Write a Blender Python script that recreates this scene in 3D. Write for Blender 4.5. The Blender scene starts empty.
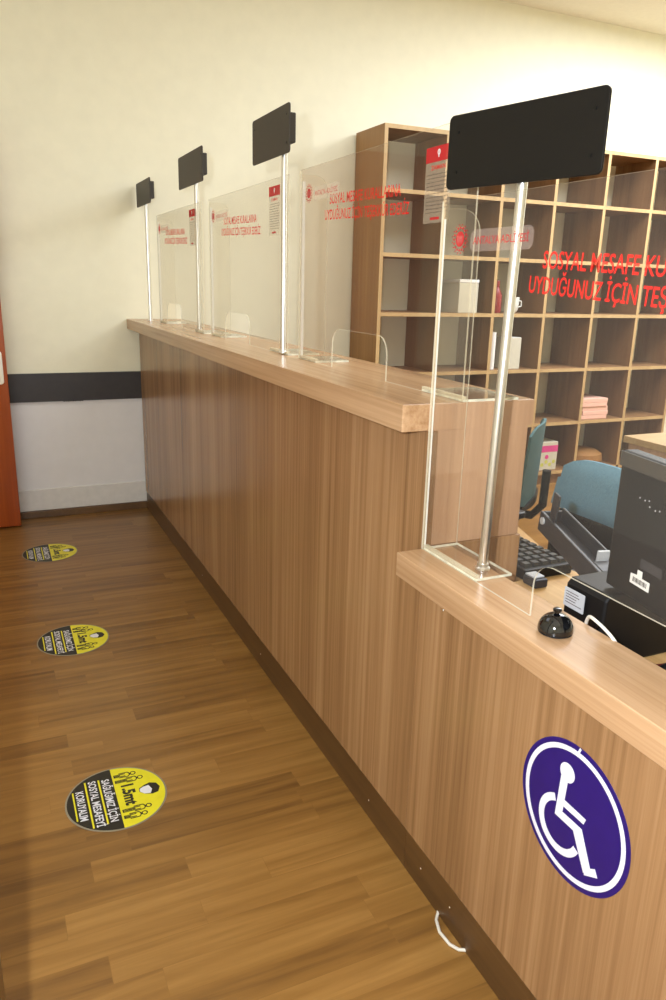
import bpy, bmesh, math, random
from mathutils import Vector, Matrix
random.seed(7)
S = bpy.context.scene
COL = S.collection
PI = math.pi

# ------------------------------------------------------------------ materials
def mat_new(name):
    m = bpy.data.materials.new(name); m.use_nodes = True
    nt = m.node_tree; nt.nodes.clear()
    out = nt.nodes.new('ShaderNodeOutputMaterial')
    return m, nt, out

def lin(c):
    return tuple((v/12.92 if v <= 0.04045 else ((v+0.055)/1.055)**2.4) for v in [x/255 for x in c]) + (1,)

def plain(name, rgb, rough=0.5, metal=0.0, noise=0.06, nscale=30, spec=0.5, coat=0.0, bump=0.0):
    m, nt, out = mat_new(name)
    b = nt.nodes.new('ShaderNodeBsdfPrincipled')
    b.inputs['Roughness'].default_value = rough
    b.inputs['Metallic'].default_value = metal
    b.inputs['Specular IOR Level'].default_value = spec
    b.inputs['Coat Weight'].default_value = coat
    tc = nt.nodes.new('ShaderNodeTexCoord')
    n = nt.nodes.new('ShaderNodeTexNoise'); n.inputs['Scale'].default_value = nscale
    n.inputs['Detail'].default_value = 4
    nt.links.new(tc.outputs['Object'], n.inputs['Vector'])
    r = nt.nodes.new('ShaderNodeValToRGB')
    c = lin(rgb)
    r.color_ramp.elements[0].position = 0.3; r.color_ramp.elements[1].position = 0.7
    r.color_ramp.elements[0].color = tuple(max(0, v*(1-noise)) for v in c[:3])+(1,)
    r.color_ramp.elements[1].color = tuple(min(1, v*(1+noise)) for v in c[:3])+(1,)
    nt.links.new(n.outputs['Fac'], r.inputs['Fac'])
    nt.links.new(r.outputs['Color'], b.inputs['Base Color'])
    if bump:
        bp = nt.nodes.new('ShaderNodeBump'); bp.inputs['Strength'].default_value = bump
        bp.inputs['Distance'].default_value = 0.002
        nt.links.new(n.outputs['Fac'], bp.inputs['Height']); nt.links.new(bp.outputs['Normal'], b.inputs['Normal'])
    nt.links.new(b.outputs['BSDF'], out.inputs['Surface'])
    return m

def wood(name, dark, mid, light, axis='Z', rough=0.4, across=55, along=1.6, broad=6, spec=0.5):
    m, nt, out = mat_new(name)
    b = nt.nodes.new('ShaderNodeBsdfPrincipled'); b.inputs['Roughness'].default_value = rough
    b.inputs['Specular IOR Level'].default_value = spec
    tc = nt.nodes.new('ShaderNodeTexCoord')
    def sc(a, l): return tuple(l if ax == axis else a for ax in 'XYZ')
    mp = nt.nodes.new('ShaderNodeMapping'); mp.inputs['Scale'].default_value = sc(across, along)
    mp2 = nt.nodes.new('ShaderNodeMapping'); mp2.inputs['Scale'].default_value = sc(broad, broad*0.05)
    nt.links.new(tc.outputs['Object'], mp.inputs['Vector']); nt.links.new(tc.outputs['Object'], mp2.inputs['Vector'])
    n1 = nt.nodes.new('ShaderNodeTexNoise'); n1.inputs['Scale'].default_value = 1.0; n1.inputs['Detail'].default_value = 7
    n1.inputs['Roughness'].default_value = 0.65
    n2 = nt.nodes.new('ShaderNodeTexNoise'); n2.inputs['Scale'].default_value = 1.0; n2.inputs['Detail'].default_value = 3
    n2.inputs['Distortion'].default_value = 0.6
    nt.links.new(mp.outputs[0], n1.inputs['Vector']); nt.links.new(mp2.outputs[0], n2.inputs['Vector'])
    mx = nt.nodes.new('ShaderNodeMix'); mx.data_type = 'FLOAT'; mx.inputs[0].default_value = 0.5
    nt.links.new(n1.outputs['Fac'], mx.inputs[2]); nt.links.new(n2.outputs['Fac'], mx.inputs[3])
    r = nt.nodes.new('ShaderNodeValToRGB')
    r.color_ramp.elements[0].position = 0.33; r.color_ramp.elements[0].color = lin(dark)
    r.color_ramp.elements[1].position = 0.68; r.color_ramp.elements[1].color = lin(light)
    e = r.color_ramp.elements.new(0.5); e.color = lin(mid)
    nt.links.new(mx.outputs[0], r.inputs['Fac']); nt.links.new(r.outputs['Color'], b.inputs['Base Color'])
    nt.links.new(b.outputs['BSDF'], out.inputs['Surface'])
    return m

def floor_mat():
    m, nt, out = mat_new('laminate_floor')
    N = nt.nodes.new; L = nt.links.new
    b = N('ShaderNodeBsdfPrincipled'); b.inputs['Roughness'].default_value = 0.33
    tc = N('ShaderNodeTexCoord')
    br = N('ShaderNodeTexBrick'); br.offset = 0.37; br.offset_frequency = 2; br.squash = 0.8; br.squash_frequency = 3
    br.inputs['Scale'].default_value = 1.0
    br.inputs['Brick Width'].default_value = 0.56; br.inputs['Row Height'].default_value = 0.070
    br.inputs['Mortar Size'].default_value = 0.0005; br.inputs['Mortar Smooth'].default_value = 0.5
    br.inputs['Color1'].default_value = (0, 0, 0, 1); br.inputs['Color2'].default_value = (1, 1, 1, 1)
    br.inputs['Mortar'].default_value = (0.25, 0.25, 0.25, 1)
    L(tc.outputs['Object'], br.inputs['Vector'])
    # grain, shifted per strip
    sep = N('ShaderNodeVectorMath'); sep.operation = 'MULTIPLY_ADD'
    sep.inputs[1].default_value = (7, 3, 5)
    L(br.outputs['Color'], sep.inputs[0]); L(tc.outputs['Object'], sep.inputs[2])
    mp = N('ShaderNodeMapping'); mp.inputs['Scale'].default_value = (2.2, 42, 1); L(sep.outputs[0], mp.inputs['Vector'])
    n = N('ShaderNodeTexNoise'); n.inputs['Scale'].default_value = 1; n.inputs['Detail'].default_value = 6
    n.inputs['Distortion'].default_value = 0.9; n.inputs['Roughness'].default_value = 0.6
    L(mp.outputs[0], n.inputs['Vector'])
    rgb = N('ShaderNodeRGBToBW'); L(br.outputs['Color'], rgb.inputs[0])
    mx = N('ShaderNodeMix'); mx.data_type = 'FLOAT'; mx.inputs[0].default_value = 0.70
    L(rgb.outputs[0], mx.inputs[2]); L(n.outputs['Fac'], mx.inputs[3])
    wv = N('ShaderNodeTexWave'); wv.wave_type = 'BANDS'; wv.bands_direction = 'Y'; wv.inputs['Scale'].default_value = 2.2
    wv.inputs['Distortion'].default_value = 14; wv.inputs['Detail'].default_value = 4; wv.inputs['Detail Scale'].default_value = .8
    mpw = N('ShaderNodeMapping'); mpw.inputs['Scale'].default_value = (.35, 2.2, 1); L(sep.outputs[0], mpw.inputs['Vector']); L(mpw.outputs[0], wv.inputs['Vector'])
    m3 = N('ShaderNodeMix'); m3.data_type = 'FLOAT'; m3.inputs[0].default_value = 0.13
    L(mx.outputs[0], m3.inputs[2]); L(wv.outputs['Fac'], m3.inputs[3]); mx = m3
    r = N('ShaderNodeValToRGB')
    r.color_ramp.elements[0].position = 0.18; r.color_ramp.elements[0].color = lin(FLOOR[0])
    r.color_ramp.elements[1].position = 0.82; r.color_ramp.elements[1].color = lin(FLOOR[2])
    e = r.color_ramp.elements.new(0.5); e.color = lin(FLOOR[1])
    L(mx.outputs[0], r.inputs['Fac']); L(r.outputs['Color'], b.inputs['Base Color'])
    L(b.outputs['BSDF'], out.inputs['Surface'])
    return m

def acrylic(name, tint=(0.985, 0.975, 0.955), haze=0.011):
    m, nt, out = mat_new(name)
    N = nt.nodes.new; L = nt.links.new
    t = N('ShaderNodeBsdfTransparent'); t.inputs['Color'].default_value = tint+(1,)
    g = N('ShaderNodeBsdfGlossy'); g.inputs['Roughness'].default_value = 0.04
    d = N('ShaderNodeBsdfDiffuse'); d.inputs['Color'].default_value = (0.85, 0.83, 0.78, 1)
    lw = N('ShaderNodeLayerWeight'); lw.inputs['Blend'].default_value = 0.5
    pw = N('ShaderNodeMath'); pw.operation = 'POWER'; pw.inputs[1].default_value = 5; L(lw.outputs['Facing'], pw.inputs[0])
    fr = N('ShaderNodeMath'); fr.operation = 'MULTIPLY_ADD'; fr.inputs[1].default_value = 0.9; fr.inputs[2].default_value = 0.025
    L(pw.outputs[0], fr.inputs[0])
    n = N('ShaderNodeTexNoise'); n.inputs['Scale'].default_value = 9; tc = N('ShaderNodeTexCoord'); L(tc.outputs['Object'], n.inputs['Vector'])
    mr = N('ShaderNodeMapRange'); mr.inputs['To Min'].default_value = haze*0.7; mr.inputs['To Max'].default_value = haze*1.3
    L(n.outputs['Fac'], mr.inputs['Value'])
    m1 = N('ShaderNodeMixShader'); L(mr.outputs[0], m1.inputs[0]); L(t.outputs[0], m1.inputs[1]); L(d.outputs[0], m1.inputs[2])
    m2 = N('ShaderNodeMixShader'); L(fr.outputs[0], m2.inputs[0]); L(m1.outputs[0], m2.inputs[1]); L(g.outputs[0], m2.inputs[2])
    L(m2.outputs[0], out.inputs['Surface'])
    return m

def film(name, rgb, opacity):
    m, nt, out = mat_new(name)
    N = nt.nodes.new; L = nt.links.new
    t = N('ShaderNodeBsdfTransparent'); d = N('ShaderNodeBsdfDiffuse')
    n = N('ShaderNodeTexNoise'); n.inputs['Scale'].default_value = 60
    r = N('ShaderNodeValToRGB'); c = lin(rgb)
    r.color_ramp.elements[0].color = tuple(v*0.94 for v in c[:3])+(1,); r.color_ramp.elements[1].color = c
    L(n.outputs['Fac'], r.inputs[0]); L(r.outputs[0], d.inputs['Color'])
    mx = N('ShaderNodeMixShader'); mx.inputs[0].default_value = opacity
    L(t.outputs[0], mx.inputs[1]); L(d.outputs[0], mx.inputs[2]); L(mx.outputs[0], out.inputs['Surface'])
    return m

FLOOR = ((97, 64, 28), (138, 98, 46), (163, 121, 63))
M = {}
M['floor'] = floor_mat()
M['wall'] = plain('cream_wall_paint', (236, 231, 204), 0.75, noise=0.02, nscale=14)
M['dado'] = plain('pale_grey_flash_lit_wall', (226, 223, 221), 0.7, noise=0.02, nscale=14)  # flash light reflected onto the lower wall is put into this colour
M['ceiling'] = plain('ceiling_paint', (236, 230, 212), 0.9, noise=0.02)
M['skirt'] = plain('white_skirting_paint', (216, 212, 206), 0.5, noise=0.04)
M['rail'] = plain('black_rail_paint', (44, 38, 36), 0.45, noise=0.15)
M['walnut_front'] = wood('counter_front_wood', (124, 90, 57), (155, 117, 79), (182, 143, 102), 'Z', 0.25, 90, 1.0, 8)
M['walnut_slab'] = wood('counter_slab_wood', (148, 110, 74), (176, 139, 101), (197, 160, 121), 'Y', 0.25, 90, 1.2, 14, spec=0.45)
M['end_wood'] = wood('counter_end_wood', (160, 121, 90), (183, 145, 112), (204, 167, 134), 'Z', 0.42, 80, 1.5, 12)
M['kick'] = wood('kick_plate_wood', (74, 50, 26), (92, 64, 34), (106, 76, 42), 'Y', 0.4, 40, 1.0, 6)
M['shelf'] = wood('shelf_panel_wood', (112, 78, 46), (130, 93, 57), (146, 108, 70), 'Z', 0.5, 60, 1.5, 10)
M['shelf_side'] = wood('shelf_side_wood', (134, 94, 50), (154, 112, 62), (172, 130, 76), 'Z', 0.45, 50, 1.2, 8)
M['shelf_edge'] = wood('shelf_lit_edge_band', (166, 134, 88), (182, 150, 102), (196, 164, 114), 'Z', 0.5, 50, 1.2, 8)  # edge banding made lighter than the boards for light on the front edges
M['desk'] = wood('desk_wood', (186, 142, 88), (206, 164, 106), (222, 184, 126), 'Y', 0.35, 60, 1.2, 8)
M['cab'] = wood('office_desk_wood', (150, 120, 80), (172, 140, 96), (188, 158, 112), 'X', 0.45, 50, 1.2, 8)
M['door'] = wood('orange_door_wood', (136, 56, 14), (162, 72, 20), (182, 90, 30), 'Z', 0.3, 40, 1.0, 5)
M['acrylic'] = acrylic('clear_acrylic')
M['edge'] = plain('acrylic_edge_glow', (225, 225, 205), 0.15, noise=0.25, nscale=40, spec=0.8)  # light piped through the acrylic to its edges is painted as this white
M['edge_soft'] = film('acrylic_soft_edge_glow', (240, 232, 205), 0.5)  # edge glow of the clear sheet, painted as half-opaque cream
M['rod'] = film('acrylic_rod_glow', (250, 249, 240), 0.9)  # near-opaque white, painted glow for the added rods
M['chrome'] = plain('brushed_chrome', (240, 240, 238), 0.3, 1.0, noise=0.03)
M['signgrey'] = plain('matt_black_plate', (64, 59, 52), 0.5, noise=0.04, nscale=90, spec=0.3)
M['signblack'] = plain('black_display_glass', (13, 10, 9), 0.3, noise=0.1, spec=0.3)
M['screw'] = plain('dark_screw', (14, 14, 14), 0.3, 0.5)
M['black'] = plain('black_plastic', (19, 17, 16), 0.5, noise=0.04, nscale=80, spec=0.25)
M['blackgloss'] = plain('glossy_black_plastic', (9, 9, 11), 0.08, noise=0.1, coat=0.6)
M['darkgrey'] = plain('dark_grey_plastic', (52, 51, 53), 0.45, noise=0.1, spec=0.35)
M['lightgrey'] = plain('light_grey_plastic', (180, 182, 184), 0.4)
M['keys'] = plain('black_key_caps', (40, 41, 40), 0.45, noise=0.2)
M['white'] = plain('white_vinyl', (226, 226, 232), 0.45, noise=0.02)
M['paper'] = plain('white_paper', (226, 224, 220), 0.7, noise=0.04)
M['blue'] = plain('violet_blue_vinyl', (36, 16, 102), 0.35, noise=0.06)
M['yellow'] = plain('yellow_vinyl', (226, 216, 32), 0.4, noise=0.05)
M['inkblack'] = plain('black_vinyl', (26, 24, 18), 0.4, noise=0.1)
M['rim'] = plain('grey_sticker_rim', (140, 132, 112), 0.4, noise=0.08)
M['red'] = film('red_print', (226, 52, 44), 0.85)
M['red2'] = film('faded_red_print', (206, 58, 58), 0.68)
M['notice'] = film('pale_printed_film', (206, 190, 165), 0.22)
M['ink'] = film('dark_small_print', (110, 84, 74), 0.38)
M['plate_film'] = film('pale_name_film', (228, 205, 190), 0.13)
M['chairblue'] = plain('blue_chair_fabric', (110, 152, 172), 0.85, noise=0.12, nscale=160, bump=0.3)
M['chairteal'] = plain('teal_chair_fabric', (72, 108, 112), 0.85, noise=0.12, nscale=160, bump=0.3)
M['pink'] = plain('pink_paper', (226, 178, 158), 0.7, noise=0.06, nscale=120)
M['magenta'] = plain('magenta_print', (206, 60, 130), 0.5)
M['boxwhite'] = plain('white_card', (196, 190, 170), 0.6)
M['yellowgreen'] = plain('green_print', (190, 190, 90), 0.5)
M['wicker'] = plain('brown_wicker', (140, 96, 44), 0.7, noise=0.35, nscale=140, bump=0.6)
M['redbottle'] = plain('dark_red_glass', (140, 44, 44), 0.25)
M['ceramic'] = plain('white_ceramic', (214, 214, 204), 0.3)
M['beige'] = plain('beige_card', (164, 150, 118), 0.6)
M['cable'] = plain('white_cable', (220, 212, 196), 0.45)
M['redcable'] = plain('dark_red_cable', (86, 24, 20), 0.45)
M['dark'] = plain('dark_gap', (20, 16, 12), 0.8)

# ------------------------------------------------------------------ mesh helpers
_j = [0]
def jit(t):
    _j[0] = (_j[0]+7) % 23
    return t*(1+.02*_j[0])
class MB:
    def __init__(self): self.v = []; self.f = []; self.mi = []
    def add(self, vs, fs, mi=0):
        o = len(self.v); self.v += [Vector(p) for p in vs]
        for f in fs: self.f.append([i+o for i in f]); self.mi.append(mi)
        return self
    def box(self, x0, x1, y0, y1, z0, z1, mi=0):
        vs = [(x, y, z) for z in (z0, z1) for y in (y0, y1) for x in (x0, x1)]
        return self.add(vs, [(0, 2, 3, 1), (4, 5, 7, 6), (0, 1, 5, 4), (2, 6, 7, 3), (0, 4, 6, 2), (1, 3, 7, 5)], mi)
    def prism(self, poly, fr, t, mi=0, mside=None):
        """poly in (u,v); fr=(origin,u,v,n); from n=0 to n=t"""
        o, u, v, n = fr; k = len(poly)
        a = [o+u*p[0]+v*p[1] for p in poly]; b = [p+n*t for p in a]
        self.add(a+b, [tuple(range(k))[::-1], tuple(range(k, 2*k))], mi)
        ms = mi if mside is None else mside
        base = len(self.v)-2*k
        for i in range(k):
            j = (i+1) % k
            self.f.append([base+i, base+j, base+k+j, base+k+i]); self.mi.append(ms)
        return self
    def ring(self, r0, r1, fr, t, a0=0, a1=2*PI, n=64, c=(0, 0), mi=0):
        full = abs(a1-a0-2*PI) < 1e-6
        o, u, v, nn = fr
        for i in range(n):
            A = a0+(a1-a0)*i/n; B = a0+(a1-a0)*(i+1)/n
            q = [(c[0]+r0*math.cos(A), c[1]+r0*math.sin(A)), (c[0]+r1*math.cos(A), c[1]+r1*math.sin(A)),
                 (c[0]+r1*math.cos(B), c[1]+r1*math.sin(B)), (c[0]+r0*math.cos(B), c[1]+r0*math.sin(B))]
            self.prism(q, fr, t, mi)
        return self
    def line(self, pts, w, fr, t, mi=0):
        for a, b in zip(pts[:-1], pts[1:]):
            dx, dy = b[0]-a[0], b[1]-a[1]; l = math.hypot(dx, dy) or 1
            nx, ny = -dy/l*w/2, dx/l*w/2; ex, ey = dx/l*w*0.3, dy/l*w*0.3
            self.prism([(a[0]-ex-nx, a[1]-ey-ny), (b[0]+ex-nx, b[1]+ey-ny), (b[0]+ex+nx, b[1]+ey+ny), (a[0]-ex+nx, a[1]-ey+ny)], fr, jit(t) if t < .001 else t, mi)
        return self
    def tube(self, pts, r, n=12, mi=0, caps=True):
        pts = [Vector(p) for p in pts]; rs = r if isinstance(r, (list, tuple)) else [r]*len(pts)
        rings = []; prev = None
        for i, p in enumerate(pts):
            d = (pts[min(i+1, len(pts)-1)]-pts[max(i-1, 0)]).normalized()
            if prev is None:
                a = Vector((0, 0, 1)) if abs(d.z) < 0.9 else Vector((1, 0, 0))
                x = d.cross(a).normalized()
            else:
                x = (prev-d*prev.dot(d)).normalized()
            y = d.cross(x); prev = x
            rings.append([p+(x*math.cos(2*PI*k/n)+y*math.sin(2*PI*k/n))*rs[i] for k in range(n)])
        vs = [q for rg in rings for q in rg]; fs = []
        for i in range(len(pts)-1):
            for k in range(n):
                fs.append((i*n+k, i*n+(k+1) % n, (i+1)*n+(k+1) % n, (i+1)*n+k))
        if caps:
            fs.append(tuple(range(n))[::-1]); fs.append(tuple(range((len(pts)-1)*n, len(pts)*n)))
        return self.add(vs, fs, mi)
    def lathe(self, prof, c, n=28, axis=None, mi=0):
        """prof [(r,h)] about axis through c"""
        c = Vector(c); ax = Vector(axis) if axis else Vector((0, 0, 1)); ax.normalize()
        a = Vector((1, 0, 0)) if abs(ax.x) < 0.9 else Vector((0, 1, 0))
        x = ax.cross(a).normalized(); y = ax.cross(x)
        vs = []; fs = []
        for r, h in prof:
            for k in range(n): vs.append(c+ax*h+(x*math.cos(2*PI*k/n)+y*math.sin(2*PI*k/n))*max(r, 1e-5))
        for i in range(len(prof)-1):
            for k in range(n): fs.append((i*n+k, i*n+(k+1) % n, (i+1)*n+(k+1) % n, (i+1)*n+k))
        fs.append(tuple(range(n))[::-1]); fs.append(tuple(range((len(prof)-1)*n, len(prof)*n)))
        return self.add(vs, fs, mi)
    def rbox(self, c, u, v, n, su, sv, sn, r, mi=0, seg=5):
        """rounded-rectangle block: rounded in the (u,v) plane, thickness sn along n"""
        return self.prism(rrect(su, sv, r, seg), (Vector(c)-Vector(n)*sn/2, Vector(u), Vector(v), Vector(n)), sn, mi)
    def build(self, name, mats, parent=None, bevel=0, seg=2, smooth=False, subsurf=0, world=None):
        me = bpy.data.meshes.new(name)
        off = world_of(parent) if parent else Vector((0, 0, 0))
        top = None
        if parent is None:
            xs = [p.x for p in self.v]; ys = [p.y for p in self.v]; zs = [p.z for p in self.v]
            off = top = Vector(((min(xs)+max(xs))/2, (min(ys)+max(ys))/2, min(zs)))
        me.from_pydata([p-off for p in self.v], [], self.f)
        if not isinstance(mats, (list, tuple)): mats = [mats]
        for m in mats: me.materials.append(m)
        for p, i in zip(me.polygons, self.mi): p.material_index = i
        bm = bmesh.new(); bm.from_mesh(me)
        bmesh.ops.recalc_face_normals(bm, faces=bm.faces)
        if smooth:
            for f in bm.faces: f.smooth = True
            for e in bm.edges:
                if len(e.link_faces) == 2 and e.calc_face_angle() > math.radians(40): e.smooth = False
        bm.to_mesh(me); bm.free()
        o = bpy.data.objects.new(name, me); COL.objects.link(o)
        if parent: o.parent = parent
        else: o.location = top
        if bevel:
            md = o.modifiers.new('bevel', 'BEVEL'); md.width = bevel; md.segments = seg; md.limit_method = 'ANGLE'
            md.angle_limit = math.radians(50)
        if subsurf:
            md = o.modifiers.new('subsurf', 'SUBSURF'); md.levels = subsurf; md.render_levels = subsurf
        return o

def world_of(o):
    w = Vector((0, 0, 0))
    while o: w += o.location; o = o.parent
    return w

def rrect(w, h, r, seg=6):
    p = []
    for cx, cy, a in ((w/2-r, h/2-r, 0), (-w/2+r, h/2-r, PI/2), (-w/2+r, -h/2+r, PI), (w/2-r, -h/2+r, 1.5*PI)):
        for k in range(seg+1):
            t = a+PI/2*k/seg; p.append((cx+r*math.cos(t), cy+r*math.sin(t)))
    return p

def circ(r, n=48, c=(0, 0)): return [(c[0]+r*math.cos(2*PI*k/n), c[1]+r*math.sin(2*PI*k/n)) for k in range(n)]

def thing(name, label, cat, loc, group=None):
    o = bpy.data.objects.new(name, None); COL.objects.link(o); o.location = loc
    o.empty_display_size = 0.1
    return tag(o, label, cat, group)
def tag(o, label, cat, group=None, kind=None):
    o['label'] = label; o['category'] = cat
    if group: o['group'] = group
    if kind: o['kind'] = kind
    return o
def struct(o): o['kind'] = 'structure'; return o
def copy_tree(o, parent=None):
    c = o.copy(); COL.objects.link(c)
    if parent: c.parent = parent
    for ch in list(o.children): copy_tree(ch, c)
    return c

_tc = {}
def text_geo(s, bold=0.012):
    if (s, bold) in _tc: return _tc[(s, bold)]
    cu = bpy.data.curves.new('t', 'FONT'); cu.body = s; cu.size = 1; cu.offset = bold; cu.resolution_u = 3
    ob = bpy.data.objects.new('t', cu); COL.objects.link(ob)
    dg = bpy.context.evaluated_depsgraph_get(); dg.update()
    me = bpy.data.meshes.new_from_object(ob.evaluated_get(dg))
    vs = [tuple(v.co) for v in me.vertices]; fs = [tuple(p.vertices) for p in me.polygons]
    bpy.data.objects.remove(ob); bpy.data.curves.remove(cu); bpy.data.meshes.remove(me)
    _tc[(s, bold)] = (vs, fs); return vs, fs
def put_text(mb, s, fr, u0, v0, width, cap, bold=0.012, tilt=0.0, mi=0, lift=0.0004):
    """baseline start at (u0,v0), scaled to width and cap height"""
    vs, fs = text_geo(s, bold)
    o, u, v, n = fr
    x0 = min(p[0] for p in vs); x1 = max(p[0] for p in vs)
    sx = width/(x1-x0); sy = cap/0.7
    c, sn = math.cos(tilt), math.sin(tilt); out = []
    for p in vs:
        a, b = (p[0]-x0)*sx, p[1]*sy
        out.append(o+u*(u0+a*c-b*sn)+v*(v0+a*sn+b*c)+n*lift)
    mb.add(out, fs, mi)

X, Y, Z = Vector((1, 0, 0)), Vector((0, 1, 0)), Vector((0, 0, 1))
V = Vector

# ------------------------------------------------------------------ the room
YW = 4.40
mb = MB(); mb.box(-1.6, 5.6, -1.8, YW+.1, -.06, 0); struct(mb.build('floor', M['floor']))
mb = MB(); mb.box(-1.6, 5.6, -1.8, YW+.1, 3.0, 3.06); struct(mb.build('ceiling', M['ceiling']))
mb = MB(); mb.box(-1.6, 5.6, YW, YW+.1, 0, 3.0); struct(mb.build('wall_far', M['wall']))
mb = MB(); mb.box(-1.7, -1.6, -1.8, YW+.1, 0, 3.0); struct(mb.build('wall_left', M['wall']))
mb = MB(); mb.box(5.6, 5.7, -1.8, YW+.1, 0, 3.0); struct(mb.build('wall_right', M['wall']))
mb = MB(); mb.box(-1.7, 5.7, -1.9, -1.8, 0, 3.0); struct(mb.build('wall_near', M['wall']))
# dark protective rail, its lower edge chipped
mb = MB(); mb.box(-1.6, 2.09, YW-.018, YW, .657, .81)
for i in range(9):
    x = .36+.012*i; h = .004*random.random()+.002
    mb.box(x, x+.01, YW-.0185, YW, .655-h*.3, .657)
o = struct(mb.build('trim_1', M['rail'], bevel=.002))
mb = MB(); mb.box(-1.6, 5.6, YW-.014, YW, .042, .165); struct(mb.build('baseboard_far', M['skirt'], bevel=.004))
mb = MB(); mb.box(-1.6, 5.6, YW-.022, YW, 0, .042); struct(mb.build('trim_2', M['kick'], bevel=.003))
# pale lower wall below the rail, its colour raised for reflected flash light
mb = MB(); mb.box(-1.6, 2.09, YW-.004, YW, .165, .657); struct(mb.build('trim_3', M['dado']))

# door leaf swung open, its free edge towards the counter
dr = bpy.data.objects.new('door_1', None); COL.objects.link(dr); dr.location = (-.4, 4.27, 0); struct(dr)
mb = MB(); mb.box(-.79, .086, 4.25, 4.29, .006, 2.06); mb.build('door_leaf', M['door'], dr, bevel=.003)
mb = MB(); mb.prism(rrect(.036, .17, .016), (V((.050, 4.25, .86)), X, Z, -Y), .006)
h = mb.build('handle_plate', M['chrome'], dr, bevel=.001)
mb = MB(); mb.tube([(.050, 4.246, .89), (.050, 4.215, .89), (.042, 4.205, .89), (-.05, 4.2, .89)], .009, 10)
mb.build('door_handle', M['chrome'], dr, smooth=True)
mb = MB(); mb.lathe([(.011, 0), (.011, .004)], (.050, 4.244, .82), 16, -Y); mb.build('keyhole_cover', M['chrome'], dr)

# dark post of the doorway the photo is taken through
mb = MB(); mb.box(-.30, -.055, .78, .868, 0, 2.9995); mb.box(-.32, -.30, .77, .878, 0, 2.9995)
struct(mb.build('trim_4', M['kick'], bevel=.002))

# ------------------------------------------------------------------ counters
XF, XO = .786, .725         # front face, slab overhang
YN = 1.267                  # end of the tall counter
tall = thing('reception_counter', 'long tall wood-grain reception counter running back to the cream wall', 'counter', (.88, 2.83, 0))
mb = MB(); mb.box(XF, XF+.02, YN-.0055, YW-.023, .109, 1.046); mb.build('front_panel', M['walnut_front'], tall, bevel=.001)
mb = MB(); mb.box(XF+.021, 1.03, YN+.02, YW-.023, .10, .12); mb.box(1.012, 1.03, YN+.021, YW-.023, .12, 1.046)
mb.build('carcass', M['shelf'], tall)
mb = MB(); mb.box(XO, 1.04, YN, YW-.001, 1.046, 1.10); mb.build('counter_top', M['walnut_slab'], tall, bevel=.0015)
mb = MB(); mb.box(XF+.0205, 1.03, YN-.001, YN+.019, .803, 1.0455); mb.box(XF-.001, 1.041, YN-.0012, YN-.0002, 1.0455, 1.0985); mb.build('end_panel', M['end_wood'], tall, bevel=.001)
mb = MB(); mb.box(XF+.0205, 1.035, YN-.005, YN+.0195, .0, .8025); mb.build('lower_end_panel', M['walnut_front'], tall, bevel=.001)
mb = MB(); mb.box(XF+.003, XF+.018, YN-.005, YW-.023, 0, .108); k = mb.build('kick_plate', M['kick'], tall, bevel=.001)
for y in (1.45, 2.3, 3.1):
    mb = MB(); mb.lathe([(.0022, 0), (.0015, .001)], (XF+.003, y, .05), 10, -X); mb.build('kick_screw', M['chrome'], k)

low = thing('low_counter', 'lower wood-grain counter section carrying the blue wheelchair sign', 'counter', (.80, .4, 0))
YL0 = -.7
mb = MB(); mb.box(XF, XF+.02, YL0, YN-.006, .109, .7495); mb.build('front_panel', M['walnut_front'], low, bevel=.001)
mb = MB(); mb.box(XO, .852, YL0, YN-.0055, .75, .80); mb.build('counter_top', M['walnut_slab'], low, bevel=.0015)
mb = MB(); mb.box(XF+.003, XF+.018, YL0, YN-.006, 0, .108); k = mb.build('kick_plate', M['kick'], low, bevel=.001)
for y in (1.19, 1.07, .78):
    mb = MB(); mb.lathe([(.0022, 0), (.0015, .001)], (XF+.003, y, .055), 10, -X); mb.build('kick_screw', M['chrome'], k)
mb = MB(); mb.lathe([(.0024, 0), (.0016, .001)], (XF, 1.17, .70), 10, -X); mb.build('face_screw', M['chrome'], low)

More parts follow.
